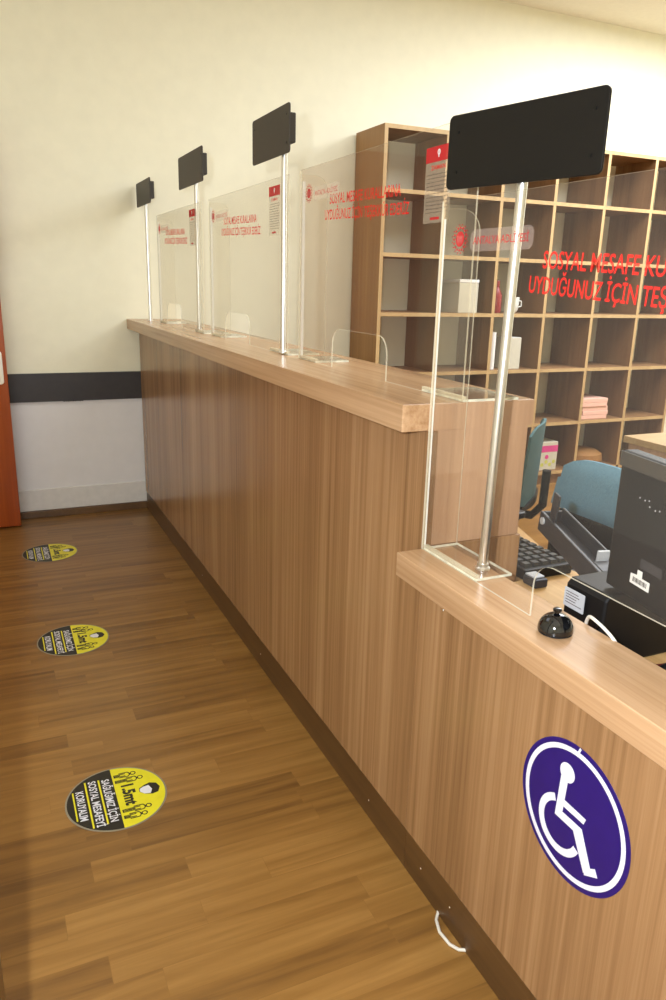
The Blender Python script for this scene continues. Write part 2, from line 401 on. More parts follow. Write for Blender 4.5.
# ------------------------------------------------------------------ acrylic guards
LINE1, LINE2 = 'SOSYAL MESAFE KURALLARINA', 'UYDUĞUNUZ İÇİN TEŞEKKÜR EDERİZ'
def guard(label, x, zb, yf, yn, zt, op, optop, text, feet, notice=None, far_wing=True, tilt=0.0):
    """panel along Y at x (front face), foot on zb; op=(y near, y far) opening"""
    g = thing('acrylic_guard', label, 'sneeze guard', (x, (yf+yn)/2, zb), 'clear acrylic guards along the counter')
    T = .0035
    FR = (V((x, yf, zb)), -Y, Z, -X)          # seen from the customer side: u to the near end, v up
    Lh = yf-yn; H = zt-zb; a, b = yf-op[1], yf-op[0]; oh = optop-zb; r = .045
    poly = [(0, .001), (a, .001), (a, oh-r)]
    for k in range(1, 9):
        t = PI-PI/2*k/8; poly.append((a+r+r*math.cos(t), oh-r+r*math.sin(t)))
    for k in range(0, 9):
        t = PI/2-PI/2*k/8; poly.append((b-r+r*math.cos(t), oh-r+r*math.sin(t)))
    poly += [(b, .001), (Lh, .001), (Lh, H), (0, H)]
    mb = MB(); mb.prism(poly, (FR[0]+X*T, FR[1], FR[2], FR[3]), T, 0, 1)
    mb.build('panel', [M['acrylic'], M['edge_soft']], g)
    # side wing with a rounded top corner
    if far_wing:
        W = .085; R = .04
        p = [(T, .001), (W, .001), (W, H-.01-R)]
        for k in range(1, 9):
            t = PI/2*k/8; p.append((W-R+R*math.cos(t), H-.01-R+R*math.sin(t)))
        p.append((T, H-.01))
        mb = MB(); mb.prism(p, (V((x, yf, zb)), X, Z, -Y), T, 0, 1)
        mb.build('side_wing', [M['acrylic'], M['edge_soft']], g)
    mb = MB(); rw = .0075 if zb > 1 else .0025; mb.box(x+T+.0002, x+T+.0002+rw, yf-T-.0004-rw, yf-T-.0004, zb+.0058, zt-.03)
    mb.build('edge_glow_rod', M['rod'], g)  # added rod that draws the bright edge line at the panel corner
    for (y0, y1, w) in feet:
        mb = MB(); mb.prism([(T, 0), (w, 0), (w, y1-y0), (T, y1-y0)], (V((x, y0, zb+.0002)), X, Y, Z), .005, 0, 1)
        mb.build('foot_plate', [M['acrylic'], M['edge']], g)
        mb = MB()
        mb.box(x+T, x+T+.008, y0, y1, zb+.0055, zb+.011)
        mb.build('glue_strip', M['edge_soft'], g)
    # printed message
    mb = MB(); lx, z1, w1, z2, w2, dx = text
    put_text(mb, LINE1, FR, lx, z1-zb, w1, .025, .012, tilt)
    put_text(mb, LINE2, FR, lx-dx, z2-zb, w2, .025, .012, tilt)
    o = mb.build('lettering', M['red'], g); o['label'] = 'red printed lettering'
    # emblem and court name
    ex, ez = .066, H-.067
    mb = MB(); mb.prism(rrect(.17, .036, .012), (FR[0]+FR[1]*(ex+.118)+Z*(ez-.004), -Y, Z, -X), .0004)
    mb.build('name_film', M['plate_film'], g)
    mb = MB(); fo = (FR[0]+FR[1]*ex+Z*ez-X*.0001, -Y, Z, -X)
    mb.prism(circ(.013, 28), fo, .0006)
    for k in range(16):
        A = 2*PI*k/16; mb.prism(circ(.0022, 8, (.019*math.cos(A), .019*math.sin(A))), fo, .0006)
        mb.prism(circ(.0014, 6, (.024*math.cos(A+.2), .024*math.sin(A+.2))), fo, .0006)
    o = mb.build('court_emblem', M['red2'], g); o['label'] = 'small round red emblem'
    mb = MB()
    for k in range(5): mb.line([(-.007+.0035*k, -.006), (-.007+.0035*k, .005)], .001, (fo[0]-X*.0007, fo[1], fo[2], fo[3]), .0003)
    mb.build('emblem_bars', M['plate_film'], g)
    mb = MB(); put_text(mb, 'ANTALYA ADLİYESİ', FR, ex+.042, ez-.010, .15, .0125, .008, lift=.0008)
    mb.build('court_name', M['red2'], g)
    if notice:
        y0, y1, z0, z1 = notice
        fn = (V((x, y1, z0)), -Y, Z, -X); w, h = y1-y0, z1-z0
        mb = MB(); mb.prism([(0, 0), (w, 0), (w, h), (0, h)], fn, .0005)
        nt = mb.build('printed_notice', M['notice'], g); nt['label'] = 'pale printed notice with red heading'
        f2 = (fn[0]-X*.0006, fn[1], fn[2], fn[3])
        mb = MB(); mb.prism([(0, h*.8), (w, h*.8), (w, h), (0, h)], f2, .0003)
        mb.build('notice_header', M['red2'], nt)
        mb = MB(); mb.line([(w*.3, h*.06), (w*.62, h*.06)], .005, f2, .0003); mb.build('notice_footer', M['red2'], nt)
        mb = MB(); f3 = (f2[0]-X*.0004, f2[1], f2[2], f2[3]); mb.ring(.004, .0055, f3, .0002, c=(w*.5, h*.92), n=16)
        mb.line([(w*.5, h*.86), (w*.5, h*.94)], .003, f3, .0002); mb.build('notice_emblem', M['paper'], nt)
        mb = MB(); put_text(mb, 'ZAMAN', f2, w*.22, h*.70, w*.56, .0085, .01)
        mb.build('notice_title', M['red'], nt)
        mb = MB()
        for i in range(11):
            yy = h*(.64-.05*i); x0 = w*.08
            while x0 < w*.9:
                l = w*(.05+.1*random.random()); mb.line([(x0, yy), (min(x0+l, w*.93), yy)], .0015, f2, .0003); x0 += l+w*.04
        mb.build('notice_text', M['ink'], nt)
    return g

guard('nearest clear acrylic guard, on the low counter, its red message cut by the photo edge',
      .782, .80, 1.2605, .36, 1.471, (.56, .91), .90, (.297, 1.354, .381, 1.318, .448, .028),
      [(1.07, 1.2555, .085), (.36, .53, .085)], tilt=-.05)
guard('acrylic guard on the near end of the tall counter, in front of the bookcase side',
      .86, 1.10, 2.155, 1.268, 1.628, (1.595, 1.91), 1.205, (.21, 1.523, .385, 1.485, .455, .03),
      [(1.268, 1.43, .14), (2.03, 2.155, .11)], (1.36, 1.458, 1.447, 1.592), tilt=-.03)
guard('clear acrylic guard on the tall counter, second from the far wall',
      .86, 1.10, 3.14, 2.25, 1.628, (2.63, 2.93), 1.205, (.21, 1.523, .385, 1.485, .455, .03),
      [(2.25, 2.42, .11), (3.0, 3.14, .11)], (2.32, 2.42, 1.462, 1.607), tilt=-.03)
guard('farthest clear acrylic guard, on the tall counter next to the far wall',
      .845, 1.10, 4.08, 3.20, 1.625, (3.60, 3.90), 1.205, (.21, 1.523, .385, 1.485, .455, .03),
      [(3.20, 3.36, .11), (3.95, 4.08, .11)], (3.30, 3.40, 1.46, 1.605), tilt=-.03)

# ------------------------------------------------------------------ pole signs
def sign(label, px, py, zb, y0, y1, z0, z1, mat, box, screws=True, xs=None, yaw=0.0, lean=0.0):
    t = thing('pole_sign', label, 'sign', (px, py, zb), 'black plates on chrome poles')
    zb = zb+.0055
    mb = MB(); mb.lathe([(.0145, 0), (.0145, .003), (.011, .006), (.011, .012)], (px, py, zb), 24); mb.build('pole_base', M['chrome'], t, smooth=True)
    mb = MB(); mb.tube([(px, py, zb+.008), (px, py-lean, z0+.05)], .0088, 20); mb.build('pole', M['chrome'], t, smooth=True)
    w, h = y1-y0, z1-z0; xs = xs if xs else px-.018
    du = V((math.sin(yaw), -math.cos(yaw), 0)); dn = V((-math.cos(yaw), -math.sin(yaw), 0))
    fr = (V((xs, (y0+y1)/2, (z0+z1)/2)), du, Z, dn)
    mb = MB(); mb.prism(rrect(w, h, .010), fr, .005); pl = mb.build('sign_plate', mat, t, bevel=.001)
    if screws:
        for u in (-w/2+.022, w/2-.022):
            for v in (-h/2+.028, h/2-.028):
                mb = MB(); mb.prism(circ(.0032, 12, (u, v)), (fr[0]+dn*.005, fr[1], fr[2], fr[3]), .0012); mb.build('plate_screw', M['screw'], pl)
    by0, by1, bz0, bz1, bd = box; ym = (y0+y1)/2
    mb = MB(); mb.prism([(ym-by1, bz0), (ym-by0, bz0), (ym-by0, bz1), (ym-by1, bz1)], (V((xs, ym, 0))-dn*.0005, du, Z, -dn), bd)
    mb.build('back_box', M['signgrey'], t, bevel=.003)
    return t
sign('large black pole sign nearest the camera, above the low counter', .828, 1.110, .80, .926, 1.240, 1.4871, 1.6067, M['signblack'], (.96, 1.20, 1.505, 1.59, .030), screws=True, xs=.812, yaw=.236, lean=.020)
sign('grey-black pole sign with corner screws, on the tall counter between its two nearest guards', .862, 2.29, 1.10, 2.205, 2.535, 1.681, 1.812, M['signgrey'], (2.225, 2.45, 1.71, 1.79, .024), xs=.848)
sign('grey-black pole sign on the tall counter, middle one of the three small signs', .862, 3.335, 1.10, 3.17, 3.575, 1.70, 1.83, M['signgrey'], (3.2, 3.48, 1.728, 1.808, .024), xs=.85)
sign('smallest-looking grey-black pole sign, closest to the far wall', .822, 4.215, 1.0948, 4.03, 4.39, 1.682, 1.80, M['signgrey'], (4.06, 4.30, 1.705, 1.785, .024), xs=.812)

# ------------------------------------------------------------------ floor stickers
def floor_sticker(cx, cy, label):
    R = .130
    t = thing('floor_sticker', label, 'sticker', (cx, cy, 0), 'round distance stickers on the floor')
    fr = (V((cx, cy, .0003)), -Y, X, Z)
    mb = MB(); mb.prism(circ(R, 64), fr, .0008); mb.build('rim', M['rim'], t)
    r = R*.965; f1 = (fr[0]+Z*.0008, -Y, X, Z); f2 = (fr[0]+Z*.0012, -Y, X, Z)
    half = [(r*math.cos(PI*k/40), r*math.sin(PI*k/40)) for k in range(41)]
    mb = MB(); mb.prism(half, f1, .0004); yl = mb.build('yellow_half', M['yellow'], t)
    mb = MB(); mb.prism([(-u, -v) for u, v in half], f1, .0004); bl = mb.build('black_half', M['inkblack'], t)
    mb = MB()
    put_text(mb, 'SAĞLIĞIMIZ İÇİN', f2, -r*.68, -r*.225, r*1.42, r*.155, .02)
    put_text(mb, 'SOSYAL MESAFEYİ', f2, -r*.72, -r*.50, r*1.52, r*.155, .02)
    put_text(mb, 'KORUYALIM', f2, -r*.46, -r*.785, r*.96, r*.155, .02)
    o = mb.build('lettering', M['white'], bl); o['label'] = 'white lettering in three lines'
    mb = MB()
    mb.line([(-r*.70, -r*.285), (r*.76, -r*.285)], r*.035, f2, .0003)
    mb.line([(-r*.72, -r*.565), (r*.78, -r*.565)], r*.035, f2, .0003)
    mb.line([(-r*.46, -r*.84), (r*.46, -r*.84)], r*.03, f2, .0003)
    mb.build('underline', M['yellow'], bl)
    mb = MB(); put_text(mb, '1.5mt', f2, -r*.34, r*.15, r*.70, r*.24, .045); mb.build('distance_figure', M['inkblack'], yl)
    for s in (-1, 1):
        mb = MB()
        for q, (du, hgt) in enumerate(((.50, .62), (.70, .50))):
            u = s*r*du; w = r*.05; H = r*hgt; lw_ = r*.024
            mb.ring(r*.04, r*.064, f2, .0003, c=(u, H-r*.05), n=18)
            mb.line([(u-w*1.5, H-r*.34), (u-w*1.5, H-r*.16), (u-w*.6, H-r*.125), (u+w*.6, H-r*.125), (u+w*1.5, H-r*.16), (u+w*1.5, H-r*.34)], lw_, f2, .0003)
            mb.line([(u-w*.75, H-r*.22), (u-w*.75, r*.05), (u-w*.05, r*.05), (u-w*.05, H-r*.33), (u+w*.05, H-r*.33), (u+w*.05, r*.05), (u+w*.75, r*.05), (u+w*.75, H-r*.22)], lw_, f2, .0003)
        mb.build('standing_figures', M['inkblack'], yl)
    # masked head
    mb = MB()
    hd = [(-.13, -.02), (-.17, .08), (-.12, .19), (0, .23), (.12, .18), (.15, .08), (.10, -.04), (.02, -.12), (-.07, -.11)]
    mb.prism([(1.25*a*r-.02*r, r*.62+1.25*b*r) for a, b in hd], f2, .0003); hd_o = mb.build('head_outline', M['inkblack'], yl)
    f3 = (fr[0]+Z*.0016, -Y, X, Z); mb = MB()
    mk = [(-.09, -.02), (-.10, .07), (.02, .11), (.12, .07), (.10, -.03), (.02, -.095), (-.05, -.085)]
    mb.prism([(1.25*a*r-.02*r, r*.60+1.25*b*r) for a, b in mk], f3, .0003); mb.build('face_mask', M['white'], hd_o)
    return t
s0 = floor_sticker(.206, 1.770, 'round yellow and black floor sticker nearest the camera')
for (x, y, l) in ((.200, 2.757, 'round yellow and black floor sticker, middle of the row of three'),
                  (.196, 3.774, 'round yellow and black floor sticker farthest away, near the door')):
    c = copy_tree(s0); c.location = (x, y, 0); c['label'] = l

# ------------------------------------------------------------------ wheelchair sign
wc = thing('accessibility_sign', 'round violet-blue wheelchair sign with white ring on the low counter front', 'sign', (XF, .766, .40))
R = .1225; fr = (V((XF-.0002, .7635, .517)), -Y, Z, -X)
def lay(k): return (fr[0]-X*(.0012+.0003*k), -Y, Z, -X)
mb = MB(); mb.prism(circ(R, 72), fr, .0012); mb.build('disc', M['blue'], wc)
mb = MB(); mb.ring(R*.86, R*.93, lay(0), .0004, n=72); mb.build('ring', M['white'], wc)
mb = MB(); f = lay(0); s = R
def P(*pts): return [(a*s, b*s) for a, b in pts]
mb.prism(circ(.135*s, 32, (-.165*s, .53*s)), f, .00043)                                      # head
mb.prism(P((-.265, .44), (-.135, .44), (-.165, -.06), (-.295, -.19)), f, .00049)              # torso
mb.prism(P((-.17, .12), (.25, .11), (.22, .02), (-.18, .02)), f, .00055)                      # arm
mb.prism(P((-.295, -.19), (-.19, -.07), (.20, -.07), (.15, -.19)), f, .00061)                 # thigh
mb.prism(P((.06, -.185), (.20, -.07), (.43, -.51), (.325, -.64)), f, .00067)                  # shin
mb.prism(P((.33, -.60), (.345, -.66), (.56, -.53), (.50, -.44), (.39, -.52)), f, .00073)      # foot
mb.ring(.31*s, .415*s, f, .0004, math.radians(112), math.radians(338), 40, c=(-.19*s, -.29*s))
mb.build('wheelchair_symbol', M['white'], wc)
mb = MB(); mb.line([(-.02*s, .925*s), (.005*s, .985*s)], .004, f, .0003); mb.build('scratch', M['white'], wc)

# ------------------------------------------------------------------ small things on the counter and floor
cb = thing('call_bell', 'small black dome call bell on the low counter ledge', 'bell', (.782, .846, .80))
c = (.782, .846, .8003)
mb = MB(); mb.lathe([(.024, 0), (.0265, .0015), (.0265, .005), (.025, .007)], c, 32); mb.build('base', M['black'], cb, smooth=True)
mb = MB(); mb.lathe([(.0262, .0035), (.0278, .005)]+[(.0278*math.cos(a*PI/24), .007+.026*math.sin(a*PI/24)) for a in range(1, 12)], c, 36); mb.build('dome', M['blackgloss'], cb, smooth=True)
mb = MB(); mb.lathe([(.004, .032), (.004, .036), (.007, .037), (.007, .040), (.004, .042)], c, 18); mb.build('button', M['blackgloss'], cb, smooth=True)
mb = MB(); mb.prism(rrect(.012, .0022, .001), (V((.7595, .842, .8165)), -Y, V((.45, 0, .89)), V((-.89, 0, .45))), .0004); mb.build('nameplate', M['lightgrey'], cb)

mb = MB(); mb.tube([(.800, 1.112, .006), (.790, 1.112, .0045), (.775, 1.095, .004), (.765, 1.065, .004), (.768, 1.03, .004), (.778, 1.012, .004), (.800, 1.0, .0045)], .0035, 10)
tag(mb.build('charging_cord', M['cable'], smooth=True), 'short loop of white cord poking out under the brown kick plate', 'cord')
mb = MB(); pts = [(.868, .872, .735), (.862, .864, .795), (.855, .852, .814), (.850, .835, .816), (.849, .81, .811), (.850, .79, .802), (.858, .775, .78), (.866, .77, .735)]
sp = []
for i in range(len(pts)-1):
    for k in range(4):
        a, b = V(pts[i]), V(pts[i+1]); sp.append(a.lerp(b, k/4))
sp.append(V(pts[-1]))
for _ in range(2): sp = [sp[0]]+[(sp[i-1]+sp[i]*2+sp[i+1])/4 for i in range(1, len(sp)-1)]+[sp[-1]]
mb.tube(sp, .0028, 8)
tag(mb.build('white_cable', M['cable'], smooth=True), 'thick white cable arching over the back of the low counter beside the bell', 'cable')

# ------------------------------------------------------------------ clerk's desk
DZ = .695
dk = thing('clerk_desk', 'light wood desk behind the low counter holding keyboard and printer', 'desk', (1.1, .9, 0))
ed = [(.872, -.3), (.872, 1.254), (1.042, 1.254), (1.042, 1.75), (1.34, 1.75), (1.285, 1.58), (1.195, 1.29), (1.21, 1.16), (1.30, 1.04), (1.44, .95), (1.44, -.3)]
mb = MB(); mb.prism(ed, (V((0, 0, DZ-.028)), X, Y, Z), .028); mb.build('desk_top', M['desk'], dk, bevel=.002)
mb = MB(); mb.box(1.06, 1.17, 1.70, 1.72, 0, DZ-.0285); mb.build('side_panel', M['cab'], dk)
mb = MB(); mb.box(.90, 1.40, -.26, -.24, 0, DZ-.0285); mb.build('side_panel', M['cab'], dk)

kb = thing('keyboard', 'black computer keyboard on the desk beside the tall counter end', 'keyboard', (1.11, 1.46, DZ))
mb = MB(); mb.box(1.045, 1.180, 1.245, 1.70, DZ+.0005, DZ+.026); mb.build('keyboard_case', M['black'], kb, bevel=.004)
n = 0
for i in range(5):
    for j in range(17):
        if n >= 85: break
        mb = MB(); x = 1.054+.0245*i; y = 1.258+.0255*j
        mb.add([(x, y, DZ+.026), (x+.021, y, DZ+.026), (x+.021, y+.022, DZ+.026), (x, y+.022, DZ+.026),
                (x+.003, y+.003, DZ+.034), (x+.018, y+.003, DZ+.034), (x+.018, y+.019, DZ+.034), (x+.003, y+.019, DZ+.034)],
               [(3, 2, 1, 0), (4, 5, 6, 7), (0, 1, 5, 4), (1, 2, 6, 5), (2, 3, 7, 6), (3, 0, 4, 7)])
        mb.build('key', M['keys'], kb); n += 1
sb = thing('small_grey_box', 'small grey box with a white top below the keyboard against the counter end', 'box', (1.06, 1.20, DZ))  # plain small box, kind unknown
mb = MB(); mb.box(1.037, 1.072, 1.198, 1.242, DZ+.0005, DZ+.021); mb.build('case', M['darkgrey'], sb, bevel=.004)
mb = MB(); mb.box(1.040, 1.069, 1.207, 1.239, DZ+.021, DZ+.025); mb.build('lid', M['lightgrey'], sb, bevel=.002)

# printer: low rounded body with a trough-like paper tray standing out to the far side
pr = thing('desk_printer', 'low black printer with raised grey paper tray on the desk', 'printer', (1.03, .87, DZ))
mb = MB(); mb.prism([(.05, 0), (.20, 0), (.24, .02), (.24, .125), (.22, .136), (.012, .136), (.002, .125), (.0, .06), (.022, .015)],
                    (V((.905, .968, DZ+.001)), X, Z, -Y), .098)
mb.build('printer_body', M['black'], pr, bevel=.006, seg=3)
mb = MB(); mb.prism(rrect(.05, .035, .002), (V((.9005, .936, .80)), -Y, Z, -X), .001); o = mb.build('spec_label', M['lightgrey'], pr)
mb = MB()
for i in range(5): mb.line([(-.02, .011-.005*i), (.004+.016*random.random(), .011-.005*i)], .0015, (V((.8993, .936, .80)), -Y, Z, -X), .0002)
mb.build('label_print', M['ink'], o)
mb = MB(); mb.lathe([(.012, 0), (.012, .004), (.008, .007)], (.9055, .888, .775), 20, -X); mb.build('side_knob', M['blackgloss'], pr, smooth=True)
# tray
A = V((1.000, .965, .812)); B = V((1.070, 1.245, .858)); d = (B-A).normalized(); sx = V((d.y, -d.x, 0)).normalized(); up = sx.cross(d)
if up.z < 0: up = -up
Lt = (B-A).length
def trough(mb, u0, u1, w0, w1, h0, h1, mi=0):
    vs = [A+d*u+sx*w+up*h for h in (h0, h1) for w in (w0, w1) for u in (u0, u1)]
    mb.add(vs, [(0, 2, 3, 1), (4, 5, 7, 6), (0, 1, 5, 4), (2, 6, 7, 3), (0, 4, 6, 2), (1, 3, 7, 5)], mi)
mb = MB(); trough(mb, -.02, Lt, 0, .008, -.045, .0); trough(mb, -.02, Lt, .050, .056, -.03, .006); trough(mb, -.02, Lt, .008, .050, -.03, -.024); trough(mb, Lt-.008, Lt, .008, .050, -.024, .0)
trough(mb, -.02, .07, .008, .050, -.024, .0)
tr = mb.build('paper_tray', M['darkgrey'], pr, bevel=.002)
mb = MB(); trough(mb, Lt-.055, Lt-.028, .008, .013, -.02, .058); mb.build('tray_arm', M['darkgrey'], tr, bevel=.002)
mb = MB(); trough(mb, .08, .086, .024, .049, -.02, .014); mb.build('paper_guide', M['lightgrey'], tr, bevel=.001)
mb = MB(); mb.lathe([(.008, 0), (.008, .004)], A+d*(Lt-.02)-up*.015, 16, -sx); mb.build('tray_hinge', M['lightgrey'], tr, smooth=True)

bg = thing('paper_slip_box', 'small beige box on the desk behind the printer tray', 'box', (1.15, 1.08, DZ))
mb = MB(); mb.box(1.115, 1.19, 1.03, 1.135, DZ+.0005, DZ+.072); mb.build('box_body', M['beige'], bg, bevel=.006)
mb = MB(); mb.box(1.122, 1.183, 1.037, 1.128, DZ+.072, DZ+.078); mb.build('slips', M['paper'], bg)

# monitor seen from behind
mo = thing('computer_monitor', 'black computer monitor seen from behind at the right photo edge', 'monitor', (.98, .66, DZ))
ang = math.radians(10); mu = V((-math.sin(ang), -math.cos(ang), 0)); mn = V((-math.cos(ang), math.sin(ang), 0))
MO = V((.938, .908, .0)); ZT, ZB = 1.074, .86
W_ = .42
mb = MB(); mb.prism([(0, .838), (W_, .838), (W_, ZT), (0, ZT)], (MO, mu, Z, -mn), .028)
bk = mb.build('back_cover', M['black'], mo, bevel=.004)
mb = MB(); mb.prism([(.0, ZT-.026), (W_, ZT-.026), (W_, ZT-.002), (.0, ZT-.002)], (MO, mu, Z, mn), .0025); mb.build('top_band', M['signgrey'], bk)
mb = MB(); mb.prism([(.006, .844), (W_-.006, .844), (W_-.006, ZT-.006), (.006, ZT-.006)], (MO-mn*.0285, mu, Z, -mn), .001); mb.build('screen', M['blackgloss'], mo)
mb = MB()
for i, (a, z) in enumerate(((.060, 1.008), (.073, 1.007), (.083, 1.009), (.086, 1.0), (.10, .998), (.11, 1.0))):
    mb.prism(circ(.0013, 8, (a, z)), (MO, mu, Z, mn), .0006)
mb.build('vent_hole', M['lightgrey'], bk)
mb = MB(); mb.prism([(.064, .866), (.112, .866), (.112, .882), (.092, .882), (.092, .893), (.08, .893), (.08, .884), (.064, .882)], (MO, mu, Z, mn), .0006)
al = mb.build('asset_label', M['paper'], bk); al['label'] = 'white asset label'
mb = MB()
for i in range(12): mb.line([(.072+.003*i, .871), (.072+.003*i, .878)], .0012 if i % 3 else .002, (MO+mn*.0006, mu, Z, mn), .0003)
mb.build('barcode', M['inkblack'], al)
mb = MB(); mb.prism([(.084, .898), (.136, .898), (.136, .914), (.084, .914)], (MO, mu, Z, mn), .0005); mb.build('rating_label', M['darkgrey'], bk)
c0 = MO+mu*.31
mb = MB(); mb.prism([(-.03, DZ+.02), (.03, DZ+.02), (.025, .94), (-.025, .94)], (c0+mn*.0, mu, Z, mn), .03); mb.build('stand_neck', M['black'], mo, bevel=.004)
mb = MB(); cc = c0-mn*.075; cc.z = DZ+.001
prof = [(u*1.0, v*1.0) for u, v in rrect(.22, .17, .06)]
mb.prism(prof, (cc, mu, mn, Z), .018); mb.build('stand_foot', M['black'], mo, bevel=.005)

mb = MB(); mb.tube([(.955, .864, DZ+.004), (.968, .852, DZ+.004), (.99, .842, DZ+.004), (1.03, .835, DZ+.004), (1.08, .838, DZ+.004)], .003, 8)
tag(mb.build('power_cable', M['redcable'], smooth=True), 'thin dark red cable lying on the desk under the monitor', 'cable')
ms = thing('computer_mouse', 'black computer mouse on the desk, cut off at the right photo edge', 'mouse', (1.01, .788, DZ))
def mouse_half(y0, y1):
    vs = []; fs = []; n = 9
    for i in range(n):
        t = i/(n-1); xx = .958+.10*t
        hw = .031*math.sqrt(max(0.02, 1-(2*t-1)**4)); hh = .036*math.sqrt(max(0.03, 1-(1.9*t-.9)**2*.9 if t > .47 else 1-((.47-t)/.47)**2*.9))
        for a in range(9):
            ang_ = PI*a/8; vs.append((xx, .788+hw*math.cos(ang_), DZ+.001+hh*math.sin(ang_)))
    for i in range(n-1):
        for a in range(8): fs.append((i*9+a, i*9+a+1, i*9+10+a, i*9+9+a))
        fs.append((i*9, i*9+9, i*9+17, i*9+8))
    fs.append(tuple(range(9))); fs.append(tuple(range((n-1)*9, n*9))[::-1])
    return vs, fs
mb = MB(); mb.add(*mouse_half(0, 1)); mb.build('mouse_shell', M['black'], ms, smooth=True)
mb = MB(); mb.lathe([(.008, -.003), (.009, 0), (.008, .003)], (1.031, .788, DZ+.032), 14, (0, 1, 0)); mb.build('scroll_wheel', M['darkgrey'], ms, smooth=True)

# ------------------------------------------------------------------ office chairs
def chair(label, loc, rz, fabric, zt=.80, zb=.60, wd=.42):
    t = thing('office_chair', label, 'chair', loc, 'blue office chairs behind the counter')
    L0 = V(loc); rot = Matrix.Rotation(rz, 3, 'Z')
    def W(p): return L0+rot@V(p)
    def xf(mb, o0=0):
        for i in range(o0, len(mb.v)): mb.v[i] = W(mb.v[i])
        return mb
    # local: sitter faces +x ; back at x=-.22 ; width along y
    def backpad(z0, z1, x0, th, w0, w1, curve=.03):
        mb = MB(); nu, nv = 13, 9; vs = []; fs = []
        for s in (0, 1):
            for j in range(nv):
                tv = j/(nv-1); z = z0+(z1-z0)*tv; w = w0+(w1-w0)*tv
                lean = -.05*(z-.5)
                for i in range(nu):
                    tu = i/(nu-1)*2-1
                    e = (1-abs(tu)**4)*(1-abs(tv*2-1)**4)
                    zz = z-(abs(tu)**5)*.035*(1 if tv > .5 else -.4)
                    vs.append((x0+lean+curve*tu*tu+(th*(.3+.7*e) if s else 0), tu*w/2, zz))
        N = nu*nv
        for j in range(nv-1):
            for i in range(nu-1):
                a = j*nu+i
                fs.append((a, a+nu, a+nu+1, a+1)); fs.append((N+a, N+a+1, N+a+nu+1, N+a+nu))
        bd = [i for i in range(nu)]+[j*nu+nu-1 for j in range(1, nv)]+[(nv-1)*nu+i for i in range(nu-2, -1, -1)]+[j*nu for j in range(nv-2, 0, -1)]
        for k in range(len(bd)):
            a, b = bd[k], bd[(k+1) % len(bd)]; fs.append((a, b, N+b, N+a))
        mb.add(vs, fs); return xf(mb)
    backpad(zb, zt, -.225, .035, wd, wd*.86).build('backrest', fabric, t, smooth=True)
    backpad(.46, zb+.02, -.235, .03, wd*.98, wd).build('lower_backrest', M['black'], t, smooth=True)
    mb = MB(); mb.prism(rrect(.43, .45, .09), (V((0.02, 0, .41)), X, Y, Z), .06); xf(mb).build('seat', M['black'], t, bevel=.015, seg=3)
    for s in (-1, 1):
        mb = MB(); y = s*.255
        mb.tube([(.04, y*.8, .405), (.04, y, .42), (.03, y, .56), (.0, y, .595)], .014, 10); xf(mb).build('arm_support', M['black'], t, smooth=True)
        mb = MB(); mb.prism(rrect(.25, .05, .022), (V((.02, y, .596)), X, Y, Z), .022); xf(mb).build('armrest', M['darkgrey'], t, bevel=.006)
    mb = MB(); mb.tube([(-.05, 0, .40), (-.22, 0, .40), (-.262, 0, .45), (-.265, 0, .60)], .018, 10); xf(mb).build('back_bracket', M['black'], t, smooth=True)
    mb = MB(); mb.tube([(0, 0, .10), (0, 0, .26)], .028, 16); mb.tube([(0, 0, .26), (0, 0, .41)], .016, 16); xf(mb).build('gas_column', M['black'], t, smooth=True)
    for k in range(5):
        a = 2*PI*k/5+.3; e = (.27*math.cos(a), .27*math.sin(a))
        mb = MB(); mb.tube([(0, 0, .11), (e[0]*.5, e[1]*.5, .095), (e[0], e[1], .075)], [.026, .02, .014], 10); lg = xf(mb).build('base_leg', M['black'], t, smooth=True)
        mb = MB(); mb.lathe([(.02, -.016), (.028, -.012), (.028, .012), (.02, .016)], (e[0], e[1], .029), 18, (-math.sin(a), math.cos(a), 0)); xf(mb).build('caster', M['black'], lg, smooth=True)
    return t
chair('office chair with blue backrest facing the desk, half hidden by the monitor', (1.46, 1.655, 0), PI-.02, M['chairblue'], .812, .63, .46)
chair('teal office chair seen edge-on beside the end of the tall counter', (1.885, 2.585, 0), PI-.80, M['chairteal'], .80, .47, .42)

# ------------------------------------------------------------------ wooden desk behind the monitor
ob = thing('office_desk', 'light wood office desk behind the monitor, seen as a corner at the right edge', 'desk', (2.75, 1.8, 0))
mb = MB(); mb.box(2.36, 3.1, 1.35, 2.29, .722, .75); mb.build('desk_top', M['cab'], ob, bevel=.002)
mb = MB(); mb.box(2.372, 2.392, 1.37, 2.27, .0, .7215); mb.build('end_panel', M['end_wood'], ob, bevel=.001)
mb = MB(); mb.box(2.393, 3.08, 2.25, 2.27, .1, .7215); mb.build('back_panel', M['cab'], ob)
mb = MB(); mb.box(3.06, 3.08, 1.37, 2.249, .0, .7215); mb.build('end_panel', M['cab'], ob)

# ------------------------------------------------------------------ shelving on the far wall
SY0, SY1 = 4.025, 4.385; SX0, PITCH, NC = 2.10, .402, 6
ZR = [.075, .42, .785, 1.14, 1.475, 1.82]; ZTOP = 2.17; TH = .022
bk = thing('bookcase', 'tall open wooden pigeonhole bookcase along the far wall', 'bookcase', (3.3, 4.2, 0))
def board(name, x0, x1, z0, z1, vertical, side=False):
    mb = MB(); mb.box(x0, x1, SY0+.002, SY1, z0, z1); o = mb.build(name, M['shelf_side' if side else 'shelf'], bk)
    mb = MB(); mb.box(x0, x1, SY0, SY0+.0019, z0, z1); mb.build('edge_band', M['shelf_edge'], o)
    return o
SX1 = SX0+PITCH*NC
board('side_panel', SX0, SX0+TH, 0, ZTOP, True, True); board('side_panel', SX1, SX1+TH, 0, ZTOP, True)
board('top_board', SX0+TH, SX1, ZTOP-TH, ZTOP, False)
